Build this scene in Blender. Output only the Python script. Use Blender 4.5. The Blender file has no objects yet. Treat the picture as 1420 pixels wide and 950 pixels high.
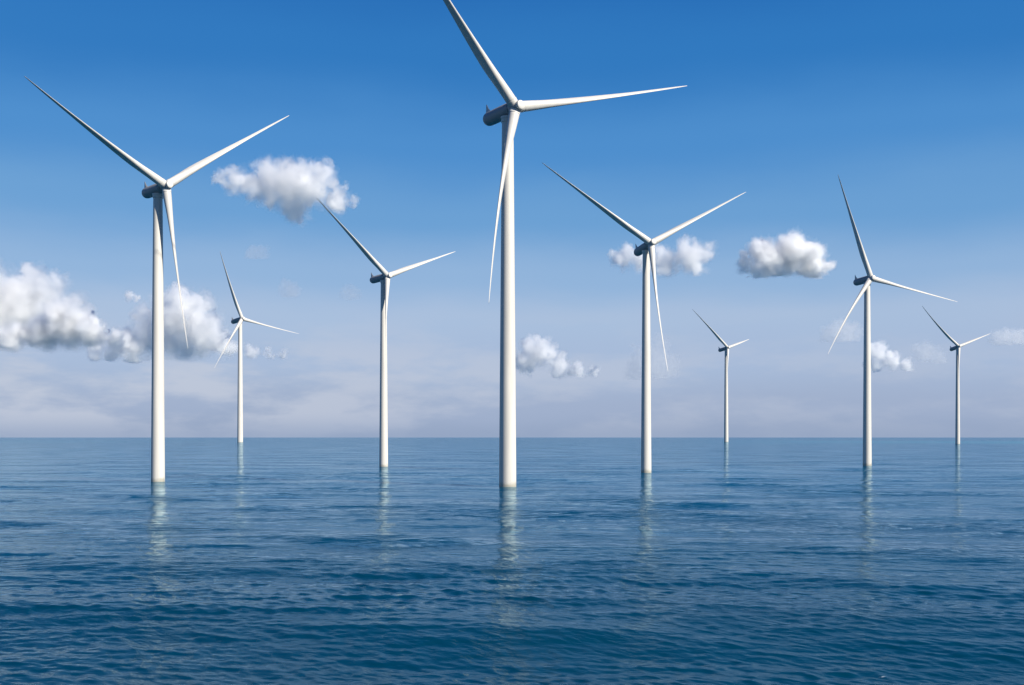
import bpy, bmesh, math, random
import numpy as np
from mathutils import Vector, Matrix, noise

R_ = math.radians
scene = bpy.context.scene
C = scene.collection

# ------------------------------------------------------------------ camera
F = 1500.0 / 1420.0                 # focal length in picture widths
CAM_H = 13.0
HZ = 606.5                          # horizon row of the 1420 px wide photograph
cam_d = bpy.data.cameras.new('camera')
cam = bpy.data.objects.new('camera', cam_d)
C.objects.link(cam)
cam.location = (0, 0, CAM_H)
cam.rotation_euler = (R_(90), 0, 0)
cam_d.sensor_width = 36.0
cam_d.lens = 36.0 * F
cam_d.shift_y = (HZ - 475.0) / 1420.0
cam_d.clip_start = 0.5
cam_d.clip_end = 200000.0
scene.camera = cam

# ------------------------------------------------------------------ exposure
scene.render.engine = 'CYCLES'
scene.view_settings.view_transform = 'Standard'
scene.view_settings.look = 'None'
scene.view_settings.exposure = 0.7
scene.view_settings.gamma = 1.0
scene.view_settings.use_curve_mapping = False
scene.cycles.max_bounces = 16
scene.cycles.volume_bounces = 8
scene.cycles.volume_step_rate = 0.4
scene.cycles.volume_max_steps = 256
scene.cycles.transparent_max_bounces = 32
scene.cycles.caustics_reflective = False
scene.cycles.caustics_refractive = False
scene.cycles.use_denoising = True
EXP = 2 ** 0.7

# ------------------------------------------------------------------ sun and sky
SUN_AZ, SUN_EL = R_(55), R_(35)     # azimuth right of the direction towards the viewer
S = Vector((math.sin(SUN_AZ) * math.cos(SUN_EL), -math.cos(SUN_AZ) * math.cos(SUN_EL), math.sin(SUN_EL)))
sun_d = bpy.data.lights.new('sun', 'SUN')
sun_d.energy = 5.0
sun_d.angle = R_(0.5)
sun_d.color = (1.0, 0.945, 0.85)
sun = bpy.data.objects.new('sun', sun_d)
C.objects.link(sun)
sun.rotation_euler = S.to_track_quat('Z', 'Y').to_euler()
sun.location = S * 500


def lin(r, g, b):
    return tuple(((c / 255 / 12.92) if c <= 10 else ((c / 255 + 0.055) / 1.055) ** 2.4) for c in (r, g, b))


W = bpy.data.worlds.new('World')
scene.world = W
W.use_nodes = True
nt = W.node_tree
nt.nodes.clear()
N = nt.nodes.new
L = nt.links.new
out = N('ShaderNodeOutputWorld')
bg = N('ShaderNodeBackground')
SKY_K = 0.08
bg.inputs['Strength'].default_value = SKY_K
sky = N('ShaderNodeTexSky')
sky.sky_type = 'NISHITA'
sky.sun_disc = False
sky.sun_elevation = SUN_EL
sky.sun_rotation = math.atan2(S.x, S.y)
sky.altitude = 10
sky.dust_density = 1.5
tc = N('ShaderNodeTexCoord')
sep = N('ShaderNodeSeparateXYZ')
L(tc.outputs['Generated'], sep.inputs[0])
# soft unevenness of the haze low over the sea
mp = N('ShaderNodeMapping')
mp.inputs['Scale'].default_value = (5, 5, 16)
L(tc.outputs['Generated'], mp.inputs[0])
nz = N('ShaderNodeTexNoise')
nz.inputs['Scale'].default_value = 1.0
nz.inputs['Detail'].default_value = 5
L(mp.outputs[0], nz.inputs['Vector'])
m1 = N('ShaderNodeMath'); m1.operation = 'SUBTRACT'; m1.inputs[1].default_value = 0.5
L(nz.outputs['Fac'], m1.inputs[0])
m2 = N('ShaderNodeMath'); m2.operation = 'MULTIPLY'; m2.inputs[1].default_value = 0.035
L(m1.outputs[0], m2.inputs[0])
m3 = N('ShaderNodeMath'); m3.operation = 'ADD'
L(sep.outputs['Z'], m3.inputs[0]); L(m2.outputs[0], m3.inputs[1])
ramp = N('ShaderNodeValToRGB')
cr = ramp.color_ramp
cr.interpolation = 'EASE'
SKY = [(0.0, (150, 168, 199)), (0.03, (159, 176, 207)), (0.07, (166, 186, 218)), (0.11, (168, 190, 221)), (0.145, (144, 179, 219)),
       (0.20, (104, 159, 212)), (0.26, (72, 141, 206)), (0.33, (38, 119, 192)), (0.42, (16, 100, 179)),
       (0.6, (8, 68, 150)), (1.0, (8, 48, 118))]
while len(cr.elements) < len(SKY):
    cr.elements.new(0.5)
for e, (p, c) in zip(cr.elements, SKY):
    e.position = p
    e.color = (*lin(*c), 1)
L(m3.outputs[0], ramp.inputs['Fac'])
sc_ = N('ShaderNodeVectorMath'); sc_.operation = 'SCALE'
sc_.inputs['Scale'].default_value = 1.0 / SKY_K / EXP
L(ramp.outputs['Color'], sc_.inputs[0])
mix = N('ShaderNodeMix'); mix.data_type = 'RGBA'
mix.inputs['Factor'].default_value = 0.93
# thin pale layers of cloud low over the horizon, more of them to the left
mp2 = N('ShaderNodeMapping')
mp2.inputs['Scale'].default_value = (9, 9, 30)
mp2.inputs['Location'].default_value = (3.1, 1.7, 0.4)
L(tc.outputs['Generated'], mp2.inputs[0])
nz2 = N('ShaderNodeTexNoise')
nz2.inputs['Scale'].default_value = 1.0
nz2.inputs['Detail'].default_value = 7
nz2.inputs['Roughness'].default_value = 0.55
L(mp2.outputs[0], nz2.inputs['Vector'])


def wmap(v, a, b, c, d):
    n = N('ShaderNodeMapRange')
    n.interpolation_type = 'SMOOTHSTEP'
    for k_, x_ in zip(('From Min', 'From Max', 'To Min', 'To Max'), (a, b, c, d)):
        n.inputs[k_].default_value = x_
    L(v, n.inputs['Value'])
    return n.outputs['Result']


def wmul(a, b):
    n = N('ShaderNodeMath')
    n.operation = 'MULTIPLY'
    L(a, n.inputs[0])
    L(b, n.inputs[1])
    return n.outputs[0]


veil = wmul(wmap(nz2.outputs['Fac'], 0.40, 0.62, 0.0, 1.0),
            wmul(wmap(sep.outputs['Z'], 0.055, 0.125, 1.0, 0.0), wmul(wmap(sep.outputs['Z'], 0.0, 0.025, 0.25, 1.0), wmap(sep.outputs['X'], -0.45, 0.40, 1.0, 0.35))))
vm = N('ShaderNodeMix'); vm.data_type = 'RGBA'
L(veil, vm.inputs['Factor'])
L(sc_.outputs[0], vm.inputs[6])
vm.inputs[7].default_value = tuple(c / SKY_K / EXP for c in lin(190, 199, 219)) + (1,)
L(sky.outputs['Color'], mix.inputs[6])
L(vm.outputs[2], mix.inputs[7])
L(mix.outputs[2], bg.inputs['Color'])
L(bg.outputs[0], out.inputs['Surface'])


# ------------------------------------------------------------------ helpers
def mesh_obj(name, bm, mat, parent=None, smooth=True, sharp=None):
    bmesh.ops.recalc_face_normals(bm, faces=bm.faces)
    me = bpy.data.meshes.new(name)
    bm.to_mesh(me)
    bm.free()
    me.materials.append(mat)
    if smooth:
        me.polygons.foreach_set('use_smooth', [True] * len(me.polygons))
        if sharp:
            me.set_sharp_from_angle(angle=R_(sharp))
    o = bpy.data.objects.new(name, me)
    C.objects.link(o)
    if parent is not None:
        o.parent = parent
    return o


def rings(bm, loops, cap0=True, cap1=True):
    """bridge a list of closed loops of points"""
    vs = [[bm.verts.new(p) for p in lp] for lp in loops]
    n = len(vs[0])
    for a, b in zip(vs, vs[1:]):
        for i in range(n):
            bm.faces.new((a[i], a[(i + 1) % n], b[(i + 1) % n], b[i]))
    if cap0:
        bm.faces.new(vs[0][::-1])
    if cap1:
        bm.faces.new(vs[-1])


def lathe(bm, prof, frame=None, n=40):
    """prof = [(axial, radius)], frame = Matrix whose Z is the axis"""
    M = frame or Matrix.Identity(4)
    loops = [[M @ Vector((r * math.cos(2 * math.pi * i / n), r * math.sin(2 * math.pi * i / n), z)) for i in range(n)]
             for z, r in prof]
    rings(bm, loops)


def frame(origin, axis, up=Vector((0, 0, 1))):
    z = Vector(axis).normalized()
    x = up.cross(z)
    if x.length < 1e-4:
        x = Vector((1, 0, 0))
    x.normalize()
    y = z.cross(x)
    return Matrix(((x.x, y.x, z.x, origin[0]), (x.y, y.y, z.y, origin[1]), (x.z, y.z, z.z, origin[2]), (0, 0, 0, 1)))


def principled(name):
    m = bpy.data.materials.new(name)
    m.use_nodes = True
    return m, m.node_tree, m.node_tree.nodes['Principled BSDF']


# ------------------------------------------------------------------ materials
def paint(name, col, rough, streak=0.05):
    m, t, p = principled(name)
    tcn = t.nodes.new('ShaderNodeTexCoord')
    mpn = t.nodes.new('ShaderNodeMapping')
    mpn.inputs['Scale'].default_value = (0.9, 0.9, 0.06)
    n1 = t.nodes.new('ShaderNodeTexNoise')
    n1.inputs['Scale'].default_value = 1.0
    n1.inputs['Detail'].default_value = 6
    t.links.new(tcn.outputs['Object'], mpn.inputs[0])
    t.links.new(mpn.outputs[0], n1.inputs['Vector'])
    rp = t.nodes.new('ShaderNodeValToRGB')
    a, b = rp.color_ramp.elements
    a.position, b.position = 0.3, 0.7
    a.color = (*[c * (1 - streak) for c in col], 1)
    b.color = (*[c * (1 + streak) for c in col], 1)
    t.links.new(n1.outputs['Fac'], rp.inputs['Fac'])
    t.links.new(rp.outputs['Color'], p.inputs['Base Color'])
    p.inputs['Roughness'].default_value = rough
    p.inputs['Specular IOR Level'].default_value = 0.35
    return m


M_TOWER = paint('tower_paint', (0.54, 0.515, 0.465), 0.5, 0.08)
t_ = M_TOWER.node_tree
p_ = t_.nodes['Principled BSDF']
g_ = t_.nodes.new('ShaderNodeNewGeometry')
x_ = t_.nodes.new('ShaderNodeSeparateXYZ')
t_.links.new(g_.outputs['Position'], x_.inputs[0])
n_ = t_.nodes.new('ShaderNodeTexNoise')
n_.inputs['Scale'].default_value = 0.9
n_.inputs['Detail'].default_value = 5
t_.links.new(g_.outputs['Position'], n_.inputs['Vector'])
a_ = t_.nodes.new('ShaderNodeMath'); a_.operation = 'MULTIPLY_ADD'
a_.inputs[1].default_value = -2.2
t_.links.new(n_.outputs['Fac'], a_.inputs[0])
t_.links.new(x_.outputs['Z'], a_.inputs[2])
r_ = t_.nodes.new('ShaderNodeMapRange')
for k_, v_ in (('From Min', -0.75), ('From Max', 0.35), ('To Min', 0.6), ('To Max', 0.0)):
    r_.inputs[k_].default_value = v_
t_.links.new(a_.outputs[0], r_.inputs['Value'])
m_ = t_.nodes.new('ShaderNodeMix'); m_.data_type = 'RGBA'
t_.links.new(r_.outputs['Result'], m_.inputs['Factor'])
t_.links.new(p_.inputs['Base Color'].links[0].from_socket, m_.inputs[6])
m_.inputs[7].default_value = (0.20, 0.19, 0.13, 1)
t_.links.new(m_.outputs[2], p_.inputs['Base Color'])
M_BLADE = paint('blade_paint', (0.52, 0.50, 0.46), 0.42)
M_NAC = paint('nacelle_paint', (0.26, 0.26, 0.26), 0.5)
M_HUB = paint('hub_paint', (0.54, 0.52, 0.48), 0.45)
M_HUB_SHADE = paint('hub_shade_paint', (0.30, 0.295, 0.285), 0.5)  # hub body painted darker: its shade behind cap and collars, put into the colour

# ------------------------------------------------------------------ the sea
def build_sea():
    rng = np.random.default_rng(7)
    # rings around the point under the viewer, finer where the waves can be made out
    r = [4.0]
    while r[-1] < 90000:
        x = r[-1]
        if x < 30:
            d = 0.8
        elif x < 48:
            d = 0.30
        else:
            d = max(0.13, min(x * x / 14066 * 0.55, x * 0.03))
            if x > 900:
                d = x * 0.06
        r.append(x + d)
    r = np.array(r)
    a_f = np.arange(-42, 42.001, 0.105)
    a_b = np.concatenate([np.arange(-180, -42, 3.0), a_f, np.arange(45, 180, 3.0)])
    a = np.radians(a_b)
    nr, na = len(r), len(a)
    RR, AA = np.meshgrid(r, a, indexing='ij')
    X = RR * np.sin(AA)
    Y = RR * np.cos(AA)
    dr = np.gradient(r)[:, None] * np.ones_like(AA)
    da = RR * np.gradient(a)[None, :]
    # short-crested wind sea: a spectrum of waves running roughly towards the viewer
    Z = np.zeros_like(X); DX = np.zeros_like(X); DY = np.zeros_like(X)
    nw = 150
    lam = np.exp(rng.uniform(np.log(0.9), np.log(48), nw))
    th = R_(-97) + rng.normal(0, R_(27), nw) * np.where(lam < 5, 1.25, 0.8)
    n2 = 60                                   # a finer second system crossing it
    lam = np.append(lam, np.exp(rng.uniform(np.log(0.55), np.log(2.2), n2)))
    th = np.append(th, R_(-145) + rng.normal(0, R_(20), n2))
    nw += n2
    ph = rng.uniform(0, 2 * np.pi, nw)
    slope = 0.0142 * np.where(lam < 1.3, 1.0, np.maximum((1.3 / lam) ** 0.6, 0.42)) * rng.uniform(0.6, 1.4, nw)
    # gusts: slow patches where the small waves are stronger
    def patch(s, seed):
        q = np.random.default_rng(seed)
        o = np.zeros_like(X)
        for _ in range(9):
            l = s * np.exp(q.uniform(-0.6, 0.6)); t = q.uniform(0, 2 * np.pi)
            o += np.sin(2 * np.pi / l * (X * np.cos(t) * 0.6 + Y * np.sin(t)) + q.uniform(0, 6.28))
        return o / 3.0
    gust = np.clip(1.0 + 0.42 * patch(60, 3), 0.3, 1.9)
    miss = np.zeros_like(X); full = 0.0
    for i in range(nw):
        k = 2 * np.pi / lam[i]
        kx, ky = np.cos(th[i]), np.sin(th[i])
        fr = np.clip((lam[i] / np.maximum(np.maximum(dr * abs(ky), da * abs(kx)), 1e-6) - 2.6) / 2.5, 0, 1)
        miss += slope[i] ** 2 * (1 - fr) ** 2; full += slope[i] ** 2
        A = slope[i] / k * fr * (gust if lam[i] < 9 else 1.0)
        p_ = k * (X * kx + Y * ky) + ph[i]
        s_, c_ = np.sin(p_), np.cos(p_)
        Z += A * s_
        DX += A * kx * c_ * 0.8
        DY += A * ky * c_ * 0.8
    X = X + DX
    Y = Y + DY
    co = np.stack([X, Y, Z], -1).reshape(-1, 3)
    # centre point closes the sheet under the viewer
    co = np.vstack([co, [[0, 0, 0]]]).astype(np.float32)
    idx = np.arange(nr * na).reshape(nr, na)
    nx = np.roll(idx, -1, axis=1)
    q = np.stack([idx[:-1], nx[:-1], nx[1:], idx[1:]], -1).reshape(-1, 4)[:, ::-1]
    tri = np.stack([np.full(na, nr * na), nx[0], idx[0]], -1)[:, ::-1]
    me = bpy.data.meshes.new('sea')
    nq, ntri = len(q), len(tri)
    me.vertices.add(len(co)); me.vertices.foreach_set('co', co.ravel())
    me.loops.add(nq * 4 + ntri * 3)
    me.loops.foreach_set('vertex_index', np.concatenate([q.ravel(), tri.ravel()]).astype(np.int32))
    me.polygons.add(nq + ntri)
    starts = np.concatenate([np.arange(nq) * 4, nq * 4 + np.arange(ntri) * 3]).astype(np.int32)
    me.polygons.foreach_set('loop_start', starts)
    me.update(calc_edges=True)
    me.validate()
    at_ = me.attributes.new('fine_waves', 'FLOAT', 'POINT')
    at_.data.foreach_set('value', np.append(np.sqrt(miss / full).ravel(), 0).astype(np.float32))
    me.polygons.foreach_set('use_smooth', [True] * len(me.polygons))
    if me.polygons[0].normal.z < 0:
        me.flip_normals()
    o = bpy.data.objects.new('sea', me)
    C.objects.link(o)
    o['kind'] = 'structure'
    o['label'] = 'calm deep blue sea with small ripples reaching to the horizon'
    return o


def water_material():
    m, t, p = principled('sea_water')
    N = t.nodes.new
    L = t.links.new
    geo = N('ShaderNodeNewGeometry')

    def noise_(scale, det, sx=1.0, sy=1.0, rough=0.5, rot=0.0):
        mp = N('ShaderNodeMapping')
        mp.vector_type = 'TEXTURE'
        mp.inputs['Scale'].default_value = (1 / sx, 1 / sy, 1)
        mp.inputs['Rotation'].default_value = (0, 0, R_(rot))
        L(geo.outputs['Position'], mp.inputs[0])
        n = N('ShaderNodeTexNoise')
        n.inputs['Scale'].default_value = scale
        n.inputs['Detail'].default_value = det
        n.inputs['Roughness'].default_value = rough
        L(mp.outputs[0], n.inputs['Vector'])
        return n.outputs['Fac']

    def math_(op, a, b=None, clamp=False):
        n = N('ShaderNodeMath'); n.operation = op; n.use_clamp = clamp
        for i, v in enumerate((a, b)):
            if v is None:
                continue
            if isinstance(v, (int, float)):
                n.inputs[i].default_value = v
            else:
                L(v, n.inputs[i])
        return n.outputs[0]

    def maprange(v, a, b, c=0.0, d=1.0):
        n = N('ShaderNodeMapRange'); n.interpolation_type = 'SMOOTHSTEP'
        n.inputs['From Min'].default_value = a; n.inputs['From Max'].default_value = b
        n.inputs['To Min'].default_value = c; n.inputs['To Max'].default_value = d
        L(v, n.inputs['Value'])
        return n.outputs['Result']

    def mixc(f, a, b):
        n = N('ShaderNodeMix'); n.data_type = 'RGBA'
        L(f, n.inputs['Factor'])
        for s, v in ((6, a), (7, b)):
            if isinstance(v, tuple):
                n.inputs[s].default_value = (*v, 1)
            else:
                L(v, n.inputs[s])
        return n.outputs[2]

    # water colour: deep blue, greener drifts, turquoise shallows far out on the right
    deep = mixc(noise_(0.012, 3, 0.6, 1.0), (0.0001, 0.017, 0.040), (0.0002, 0.040, 0.072))
    sp = N('ShaderNodeSeparateXYZ'); L(geo.outputs['Position'], sp.inputs[0])
    # a paler, clearer blue farther out
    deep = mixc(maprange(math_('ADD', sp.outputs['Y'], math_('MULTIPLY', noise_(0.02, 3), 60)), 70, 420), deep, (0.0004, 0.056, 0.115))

    def blob(cx, cy, rx, ry):
        dx = math_('DIVIDE', math_('SUBTRACT', sp.outputs['X'], cx), rx)
        dy = math_('DIVIDE', math_('SUBTRACT', sp.outputs['Y'], cy), ry)
        return math_('SQRT', math_('ADD', math_('MULTIPLY', dx, dx), math_('MULTIPLY', dy, dy)))
    wob = noise_(0.0016, 5, 1.0, 1.0)
    d1 = math_('ADD', blob(1500, 2700, 900, 1500), math_('MULTIPLY', math_('SUBTRACT', wob, 0.5), 2.6))
    sh = maprange(d1, 0.3, 1.25, 0.8, 0.0)
    col = mixc(sh, deep, (0.001, 0.15, 0.22))
    d2 = math_('ADD', blob(-1700, 3000, 900, 1500), math_('MULTIPLY', math_('SUBTRACT', wob, 0.5), 2.6))
    sh2 = maprange(d2, 0.3, 1.25, 0.3, 0.0)
    col = mixc(sh2, col, (0.001, 0.12, 0.17))
    # few flecks of foam on the nearest crests to the right
    fl = noise_(2.2, 6, 0.35, 1.0, 0.65, 8)
    big = noise_(0.22, 2, 0.4, 1.0)
    d3 = blob(19, 62, 9, 5)
    near = maprange(d3, 0.3, 1.2, 1.0, 0.0)
    foam = math_('MULTIPLY', math_('MULTIPLY', maprange(fl, 0.665, 0.72), maprange(big, 0.5, 0.62)), near)
    col = mixc(foam, col, (0.6, 0.63, 0.65))
    # body of the water and its surface: Fresnel, weakened as it is over a sea roughened at every scale
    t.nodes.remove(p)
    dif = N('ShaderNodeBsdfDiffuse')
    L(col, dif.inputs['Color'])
    glo = N('ShaderNodeBsdfGlossy')
    glo.inputs['Color'].default_value = (0.68, 0.88, 1.0, 1)
    L(math_('ADD', math_('MULTIPLY', foam, 0.5), 0.05), glo.inputs['Roughness'])
    fre = N('ShaderNodeFresnel')
    fre.inputs['IOR'].default_value = 1.333
    mx = N('ShaderNodeMixShader')
    L(math_('MULTIPLY', math_('POWER', fre.outputs[0], 1.35), 0.90), mx.inputs[0])
    L(dif.outputs[0], mx.inputs[1])
    L(glo.outputs[0], mx.inputs[2])
    L(mx.outputs[0], t.nodes['Material Output'].inputs['Surface'])
    # ripples too small for the mesh
    gust = maprange(noise_(0.035, 3, 0.5, 1.0), 0.35, 0.68, 0.25, 1.0)
    r1 = noise_(2.6, 5, 0.35, 1.0, 0.55, -50)
    r2 = noise_(0.55, 4, 0.4, 1.0, 0.5, -9)
    hgt = math_('ADD', math_('MULTIPLY', math_('MULTIPLY', r1, gust), 0.10), math_('MULTIPLY', r2, 0.16))
    b = N('ShaderNodeBump')
    b.inputs['Strength'].default_value = 0.85
    b.inputs['Distance'].default_value = 1.0
    L(hgt, b.inputs['Height'])

    # slopes of the waves that the mesh gets too coarse to carry farther out
    def slopes(scale, sx, sy, k, rot):
        mp = N('ShaderNodeMapping')
        mp.vector_type = 'TEXTURE'
        mp.inputs['Scale'].default_value = (1 / sx, 1 / sy, 1)
        mp.inputs['Rotation'].default_value = (0, 0, R_(rot))
        L(geo.outputs['Position'], mp.inputs[0])
        n = N('ShaderNodeTexNoise')
        n.inputs['Scale'].default_value = scale
        n.inputs['Detail'].default_value = 3
        L(mp.outputs[0], n.inputs['Vector'])
        a1 = N('ShaderNodeVectorMath'); a1.operation = 'SUBTRACT'
        a1.inputs[1].default_value = (0.5, 0.5, 0.5)
        L(n.outputs['Color'], a1.inputs[0])
        a2 = N('ShaderNodeVectorMath'); a2.operation = 'MULTIPLY'
        a2.inputs[1].default_value = (k * 0.45, k, 0)
        L(a1.outputs[0], a2.inputs[0])
        return a2.outputs[0]
    at_ = N('ShaderNodeAttribute'); at_.attribute_name = 'fine_waves'
    add = N('ShaderNodeVectorMath'); add.operation = 'ADD'
    L(slopes(0.9, 0.45, 1.0, 0.75, 6), add.inputs[0]); L(slopes(0.13, 0.35, 1.0, 0.75, -7), add.inputs[1])
    sc2 = N('ShaderNodeVectorMath'); sc2.operation = 'SCALE'
    L(add.outputs[0], sc2.inputs[0])
    L(math_('MULTIPLY', at_.outputs['Fac'], gust), sc2.inputs['Scale'])
    ad2 = N('ShaderNodeVectorMath'); ad2.operation = 'ADD'
    L(b.outputs[0], ad2.inputs[0]); L(sc2.outputs[0], ad2.inputs[1])
    nr_ = N('ShaderNodeVectorMath'); nr_.operation = 'NORMALIZE'
    L(ad2.outputs[0], nr_.inputs[0])
    for q in (glo, fre):
        L(nr_.outputs[0], q.inputs['Normal'])
    return m


sea = build_sea()
sea.data.materials.append(water_material())

# ------------------------------------------------------------------ wind turbines
def blade_mesh(R, cone, s, pitch):
    """a blade along +Z from the hub centre; X = direction of rotation plane, Y = upwind (front); the blade is pitched, nose to the wind"""
    bm = bmesh.new()
    n = 28
    loops = []
    stations = [0.030, 0.045, 0.07, 0.10, 0.14, 0.18, 0.23, 0.29, 0.36, 0.44, 0.52, 0.60, 0.68, 0.76, 0.83, 0.89, 0.94, 0.97, 0.99, 1.0]
    tr = [0, .05, .10, .16, .22, .30, .42, .55, .70, .85, .95, 1.0]
    cw = [2.85, 2.85, 3.05, 3.3, 3.3, 3.0, 2.35, 1.75, 1.12, .74, .46, .20]
    tw_ = [2.85, 2.85, 2.7, 2.35, 1.95, 1.45, .88, .54, .31, .17, .09, .05]
    for t in stations:
        c = float(np.interp(t, tr, cw)) * s
        h = float(np.interp(t, tr, tw_)) * s
        circ = float(np.interp(t, [0, .06, .2], [1, 1, 0]))
        tw = R_(float(np.interp(t, [0, .06, .2, .5, 1], [66, 66, 60, 54, 47])) + pitch)
        off = R * math.sin(cone) * t ** 1.7
        zz = R * t * math.cos(cone * t)
        lp = []
        for i in range(n):
            u = 2 * math.pi * i / n
            # round root blending into an aerofoil with a blunt nose and a thin tail
            xa = 0.5 * math.cos(u)
            q = 0.5 - xa
            ya = (1 if math.sin(u) >= 0 else -1) * 1.35 * (0.2969 * math.sqrt(max(q, 0)) - 0.126 * q - 0.3516 * q ** 2 + 0.2843 * q ** 3 - 0.1015 * q ** 4) / 0.2969 * 1.1
            if math.sin(u) < 0:
                ya *= 0.75
            x = c * (circ * xa + (1 - circ) * (xa - 0.14))
            y = h * (circ * 0.5 * math.sin(u) + (1 - circ) * ya)
            lp.append(Vector((x * math.cos(tw) - y * math.sin(tw), x * math.sin(tw) + y * math.cos(tw) + off, zz)))
        loops.append(lp)
    rings(bm, loops)
    return bm


def make_turbine(x, y, H, yaw, tilt, phase, rR, rO, cones, label):
    s = H / 100.0
    root = bpy.data.objects.new('wind_turbine', None)
    C.objects.link(root)
    root.location = (x, y, 0)
    root.empty_display_size = 2
    root['label'] = label
    root['category'] = 'wind turbine'
    root['group'] = 'white wind turbines standing in the sea'
    ps, ta, ph = R_(yaw), R_(tilt), R_(phase)
    a = Vector((math.sin(ps) * math.cos(ta), -math.cos(ps) * math.cos(ta), math.sin(ta)))
    e1 = Vector((math.cos(ps), math.sin(ps), 0))
    e2 = e1.cross(Vector((math.sin(ps), -math.cos(ps), 0)))
    e2 = a.cross(e1)
    if e2.z < 0:
        e2 = -e2
    flat = Vector((a.x, a.y, 0)).normalized()
    hub = Vector((0, 0, H)) + flat * (rO * H)
    # tower
    z_ax = H - math.tan(ta) * rO * H            # height of the nacelle axis over the tower
    top = z_ax - 2.05 * s
    bm = bmesh.new()
    prof = []
    nseg = 14
    for i in range(nseg + 1):
        t = i / nseg
        z = -6 * s + (top + 6 * s) * t
        rad = (2.32 - 0.80 * t ** 1.12) * s
        prof.append((z, rad))
    lathe(bm, prof, n=56)
    tw = mesh_obj('tower', bm, M_TOWER, root, sharp=40)
    bm = bmesh.new()
    lathe(bm, [(top - 1.15 * s, 1.56 * s), (top - 1.1 * s, 1.72 * s), (top - 0.35 * s, 1.72 * s), (top - 0.3 * s, 1.86 * s), (top + 0.35 * s, 1.86 * s)], n=48)
    mesh_obj('yaw_collar', bm, M_TOWER, tw, sharp=30)
    # nacelle: long rounded drum behind the hub
    Fm = frame(hub, a)
    bm = bmesh.new()
    r = 1.86 * s
    prof = [(-13.1 * s, 0.4 * s), (-13.05 * s, 0.95 * s), (-12.8 * s, 1.42 * s), (-12.3 * s, 1.72 * s), (-11.6 * s, r)]
    prof += [(-9.0 * s, r * 1.02), (-6 * s, r * 1.03), (-3.2 * s, r * 1.02), (-2.1 * s, r * 0.97), (-1.75 * s, r * 0.85)]
    lathe(bm, prof, Fm, n=48)
    na = mesh_obj('nacelle', bm, M_NAC, root, sharp=50)
    # tail fin: a tapering upright vane with thickness
    up = e2
    side = a.cross(up).normalized()
    bm = bmesh.new()
    base = hub - a * (12.3 * s) + up * (1.35 * s)
    loops = []
    for hh, c0, c1, th in ((0, -0.85, 2.3, 0.3), (0.8, -0.82, 1.2, 0.22), (1.7, -0.75, 0.3, 0.16), (2.9, -0.68, -0.4, 0.08)):
        o = base + up * (hh * s)
        loops.append([o + a * (c0 * s) + side * (th * s * .4), o + a * ((c0 + c1) / 2 * s) + side * (th * s), o + a * (c1 * s),
                      o + a * ((c0 + c1) / 2 * s) - side * (th * s), o + a * (c0 * s) - side * (th * s * .4)])
    rings(bm, loops)
    mesh_obj('tail_fin', bm, M_BLADE, na, sharp=40)
    # hub with its round nose cap
    bm = bmesh.new()
    lathe(bm, [(-1.7 * s, 1.3 * s), (-1.5 * s, 1.62 * s), (-0.8 * s, 1.85 * s), (0.2 * s, 1.82 * s), (1.1 * s, 1.5 * s), (1.5 * s, 1.2 * s), (1.7 * s, 0.8 * s)], Fm, n=48)
    hb = mesh_obj('hub', bm, M_HUB_SHADE, root, sharp=50)
    bm = bmesh.new()
    lathe(bm, [(1.35 * s, 1.12 * s), (2.1 * s, 1.22 * s), (2.42 * s, 1.14 * s), (2.56 * s, 0.9 * s), (2.62 * s, 0.3 * s)], Fm, n=40)
    mesh_obj('nose_cap', bm, M_HUB, hb, sharp=40)
    # blades
    for i in range(3):
        t = ph + i * 2 * math.pi / 3
        rad = math.cos(t) * e1 + math.sin(t) * e2
        bm = blade_mesh(rR * H, R_(cones[i]), s, (17, -16, -12)[i])
        # local axes: Z along the blade, Y upwind, X in the rotor plane (leading edge, clockwise from the front)
        Xd = rad.cross(a)
        Mx = Matrix(((Xd.x, a.x, rad.x, hub.x), (Xd.y, a.y, rad.y, hub.y), (Xd.z, a.z, rad.z, hub.z), (0, 0, 0, 1)))
        bmesh.ops.transform(bm, matrix=Mx, verts=bm.verts)
        bl = mesh_obj('blade', bm, M_BLADE, root)
        bm = bmesh.new()
        Fb = frame(hub, rad, a)
        lathe(bm, [(1.0 * s, 1.42 * s), (1.75 * s, 1.48 * s), (1.9 * s, 1.52 * s), (2.1 * s, 1.52 * s), (2.15 * s, 1.4 * s)], Fb, n=40)
        mesh_obj('root_collar', bm, M_HUB, bl, sharp=30)
    return root


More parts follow.
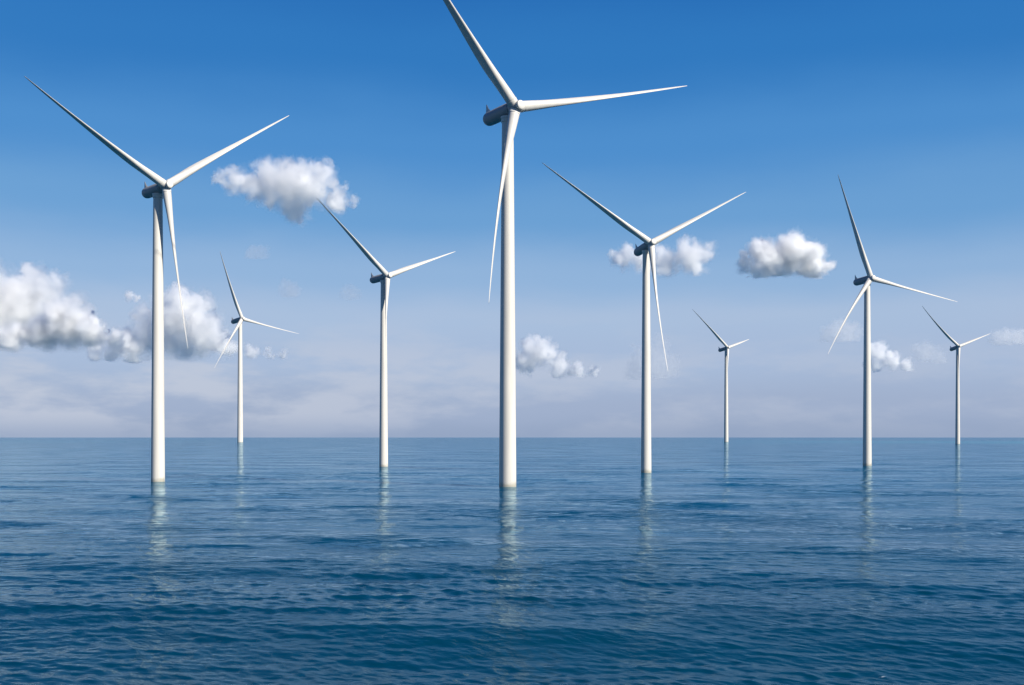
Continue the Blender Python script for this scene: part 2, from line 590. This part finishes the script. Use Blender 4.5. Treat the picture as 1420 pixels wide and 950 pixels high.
TURBINES = [
 (-1.14, 284.67, 99.10, 37.22, 2.15, 133.79, 0.5678, 0.0346, (3.19, 7.74, 10.47), 'tallest white wind turbine, in the middle, one blade cut by the top edge'),
 (-103.79, 317.07, 86.09, 50.06, 3.74, 155.23, 0.5542, 0.0495, (5.28, 1.60, 12.17), 'large white wind turbine in front of the towering cloud, nearest to the left edge'),
 (-56.44, 475.61, 83.67, 47.52, 4.75, 140.87, 0.5538, 0.0314, (-1.33, 4.67, -0.30), 'mid sized turbine just left of the tallest one, its lower blade along its tower'),
 (49.35, 397.96, 83.82, 23.65, 10.08, 148.14, 0.5935, 0.0421, (1.04, 6.47, 1.45), 'large turbine just right of the tallest one, a soft white cloud behind its rotor'),
 (162.09, 493.67, 85.27, 20.75, 3.06, 109.56, 0.5755, 0.0310, (0.35, 9.69, 1.44), 'turbine on the right with one blade pointing almost straight up, largest on that side'),
 (-700.14, 2785.71, 317.63, 52.15, 7.87, 110.83, 0.5623, 0.0270, (4.73, 4.90, 4.20), 'small distant turbine between the left large one and its neighbour, one blade almost upright'),
 (594.00, 3000.00, 261.26, 35.01, 9.86, 136.93, 0.5864, 0.0237, (-2.70, 2.31, -16.49), 'smallest distant turbine, right of the large turbine that has a cloud behind its rotor'),
 (845.68, 2052.63, 185.33, 16.33, 11.08, 139.80, 0.6076, 0.0197, (9.06, 2.40, -15.15), 'small distant turbine nearest to the right edge, by the turquoise water'),
]
for row in TURBINES:
    make_turbine(*row)


# ------------------------------------------------------------------ clouds
def cloud_material(dens, white, size, faint):
    m = bpy.data.materials.new('cloud_vapour')
    m.use_nodes = True
    t = m.node_tree
    t.nodes.clear()
    o = t.nodes.new('ShaderNodeOutputMaterial')
    v = t.nodes.new('ShaderNodeVolumeScatter')
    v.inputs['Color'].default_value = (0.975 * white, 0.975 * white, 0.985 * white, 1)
    v.inputs['Anisotropy'].default_value = 0.4
    tcn = t.nodes.new('ShaderNodeTexCoord')
    n = t.nodes.new('ShaderNodeTexNoise')
    n.inputs['Scale'].default_value = 2.3 / size
    n.inputs['Detail'].default_value = 6
    n.inputs['Roughness'].default_value = 0.62
    t.links.new(tcn.outputs['Object'], n.inputs['Vector'])
    r = t.nodes.new('ShaderNodeMapRange')
    r.inputs['From Min'].default_value = 0.2 if faint else 0.30
    r.inputs['From Max'].default_value = 0.8 if faint else 0.68
    r.inputs['To Max'].default_value = dens * 2.0
    t.links.new(n.outputs['Fac'], r.inputs['Value'])
    t.links.new(r.outputs['Result'], v.inputs['Density'])
    t.links.new(v.outputs[0], o.inputs['Volume'])
    return m


def at(px, py, d):
    """the place at distance d that lies in the direction of a point of the picture"""
    return Vector(((px - 710) / 1500 * d, d, CAM_H + (HZ - py) / 1500 * d))


# a cloud is four nested ragged bodies of thin vapour, so that it gets denser from its wisps to its heart
SHELLS = ((1.22, 0.10), (1.02, 0.22), (0.84, 0.45), (0.62, 1.0))


def make_cloud(label, dist, lobes, base, thick, seed, white=1.0, rough=0.38, kids=7):
    """lobes = (column, row, radius) at that distance, base = row of the flat underside, thick = optical depth over its largest lobe"""
    k = dist / 1500.0
    faint = thick <= 1.7
    shells = SHELLS[:2] if faint else SHELLS               # faint puffs have no dense heart
    if faint:
        lobes = [(a_, b_, r_ * 1.6) for a_, b_, r_ in lobes]
        thick *= 1.7
        rough, kids = 0.22, 4
    org = at(sum(l[0] for l in lobes) / len(lobes), base, dist)
    rmax = max(l[2] for l in lobes) * k
    off = Vector((seed * 13.1, seed * 7.7, seed * 3.3))
    V, P, MI, mats = [], [], [], []
    for si, (grow, dn) in enumerate(shells):
        rnd = random.Random(seed)
        bm = bmesh.new()

        def ball(c, r):
            bmesh.ops.create_icosphere(bm, subdivisions=2, radius=r * grow, matrix=Matrix.Translation(c))
        for (px, py, r) in lobes:
            r *= k
            c = at(px, py, dist) - org
            c.y += rnd.uniform(-0.5, 0.5) * r
            ball(c, r)
            for _ in range(kids):
                d = Vector((rnd.gauss(0, 1), rnd.gauss(0, 1), rnd.gauss(0.3, 0.9))).normalized()
                rr = r * rnd.uniform(0.3, 0.58)
                cc = c + d * r * rnd.uniform(0.75, 1.0)
                ball(cc, rr)
                for _ in range(2):
                    d2 = (d + Vector((rnd.gauss(0, 1), rnd.gauss(0, 1), rnd.gauss(0, 1))) * 0.8).normalized()
                    q = rr * rnd.uniform(0.3, 0.5)
                    if si < 3:
                        ball(cc + d2 * rr * 0.9, q)
        me = bpy.data.meshes.new('cloud')
        bm.to_mesh(me)
        bm.free()
        o = bpy.data.objects.new('cloud', me)
        C.objects.link(o)
        md = o.modifiers.new('remesh', 'REMESH')
        md.mode = 'VOXEL'
        md.voxel_size = max(rmax / 20, k * 1.0)
        dg = bpy.context.evaluated_depsgraph_get()
        me2 = bpy.data.meshes.new_from_object(o.evaluated_get(dg))
        bpy.data.objects.remove(o)
        nv = len(me2.vertices)
        co = np.empty(nv * 3, np.float32); me2.vertices.foreach_get('co', co); co = co.reshape(-1, 3)
        no = np.empty(nv * 3, np.float32); me2.vertex_normals.foreach_get('vector', no); no = no.reshape(-1, 3)
        f1 = 1.7 / rmax
        amp = rough * rmax * (1.1 if si == 0 else 1.0)
        dsp = np.array([noise.fractal(Vector(co[i]) * f1 + off, 0.6, 2.1, 6) for i in range(nv)]) * amp
        co += no * dsp[:, None]
        low = co[:, 2] < 0                       # flat, ragged underside
        co[low, 2] *= 0.3
        nb = sum(len(v) for v in V)
        V.append(co)
        for p in me2.polygons:
            P.append([nb + q for q in p.vertices])
        MI += [si] * len(me2.polygons)
        mats.append(cloud_material(thick * dn / (rmax * 2), white, rmax, faint))
    me = bpy.data.meshes.new('cloud')
    me.from_pydata(np.vstack(V).tolist(), [], P)
    for m in mats:
        me.materials.append(m)
    me.polygons.foreach_set('material_index', MI)
    me.update()
    o = bpy.data.objects.new('cloud', me)
    C.objects.link(o)
    o.location = org
    o['label'] = label
    o['category'] = 'cloud'
    o['group'] = 'white cumulus clouds over the sea'
    return o


CLOUDS = [
 ('large white cloud at the left edge, brightest of the low clouds', 6500, [(-25, 422, 48), (10, 414, 40), (40, 402, 29), (66, 410, 27), (90, 432, 25), (30, 434, 42), (112, 450, 17)], 478, 5.5, 1, 1.0, 0.34),
 ('grey sloping cloud reaching right from the white cloud at the left edge', 5900, [(64, 462, 24), (100, 456, 27), (132, 464, 20), (158, 471, 13), (20, 470, 19), (-20, 470, 20), (88, 438, 19)], 488, 12, 11, 0.62, 0.26),  # added body, greyed by colour to stand for the left cloud's shaded side
 ('towering white cloud behind the left turbine tower and its lower blade', 7500, [(205, 462, 30), (248, 440, 36), (283, 462, 31), (165, 478, 19), (130, 487, 10), (235, 424, 22), (265, 426, 19), (305, 478, 18), (185, 482, 18), (250, 478, 22)], 500, 5, 2, 1.0, 0.34),
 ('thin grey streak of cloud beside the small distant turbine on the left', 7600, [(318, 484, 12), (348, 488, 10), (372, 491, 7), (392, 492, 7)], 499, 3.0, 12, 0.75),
 ('tiny white puff just left of the towering cloud top', 7400, [(180, 410, 7), (190, 414, 5)], 420, 2.0, 13),
 ('ragged white cloud high between the two largest turbines', 5200, [(402, 264, 33), (372, 255, 26), (432, 262, 28), (396, 243, 19), (332, 252, 18), (308, 245, 12), (468, 274, 18), (486, 280, 9), (410, 292, 18)], 318, 4.5, 3),
 ('soft white cloud behind the rotor of the large turbine right of the tallest', 6500, [(955, 358, 23), (925, 362, 20), (972, 350, 16), (890, 364, 17), (862, 358, 14)], 384, 3.2, 4),
 ('bright compact cloud with flat grey base in open sky on the right', 6000, [(1095, 356, 28), (1060, 362, 24), (1125, 362, 22), (1040, 368, 13), (1100, 342, 17), (1145, 374, 10)], 381, 7, 5),
 ('small puffy cloud just right of the tallest tower', 9000, [(742, 490, 20), (735, 478, 13), (762, 488, 13), (725, 502, 16), (775, 508, 15), (800, 512, 11), (822, 516, 7)], 523, 3.5, 6),
 ('faint low cloud behind the tower of the large turbine right of the tallest', 9500, [(905, 500, 16), (890, 492, 10), (926, 508, 11), (882, 514, 9)], 526, 1.7, 7),
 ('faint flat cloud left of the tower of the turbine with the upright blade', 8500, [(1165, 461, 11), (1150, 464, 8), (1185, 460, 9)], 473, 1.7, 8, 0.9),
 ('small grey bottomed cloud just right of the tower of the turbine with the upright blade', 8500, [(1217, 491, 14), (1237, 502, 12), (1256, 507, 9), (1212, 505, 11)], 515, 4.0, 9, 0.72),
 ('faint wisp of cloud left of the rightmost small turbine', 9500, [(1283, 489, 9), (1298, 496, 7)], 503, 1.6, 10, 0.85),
 ('thin pale cloud at the right edge beside the blade of the rightmost turbine', 8500, [(1384, 471, 8), (1402, 469, 8), (1420, 468, 8)], 477, 1.7, 14),
 ('faint pink puff above the cloud with the tall tower of the left turbine', 7000, [(398, 402, 8), (408, 405, 6)], 411, 0.8, 15),
 ('faint wisp under the ragged high cloud', 6500, [(352, 352, 7), (362, 351, 7)], 358, 0.7, 16),
 ('faint puff left of the rotor of the mid sized turbine', 7000, [(484, 407, 8), (492, 408, 6)], 414, 0.6, 17),
]
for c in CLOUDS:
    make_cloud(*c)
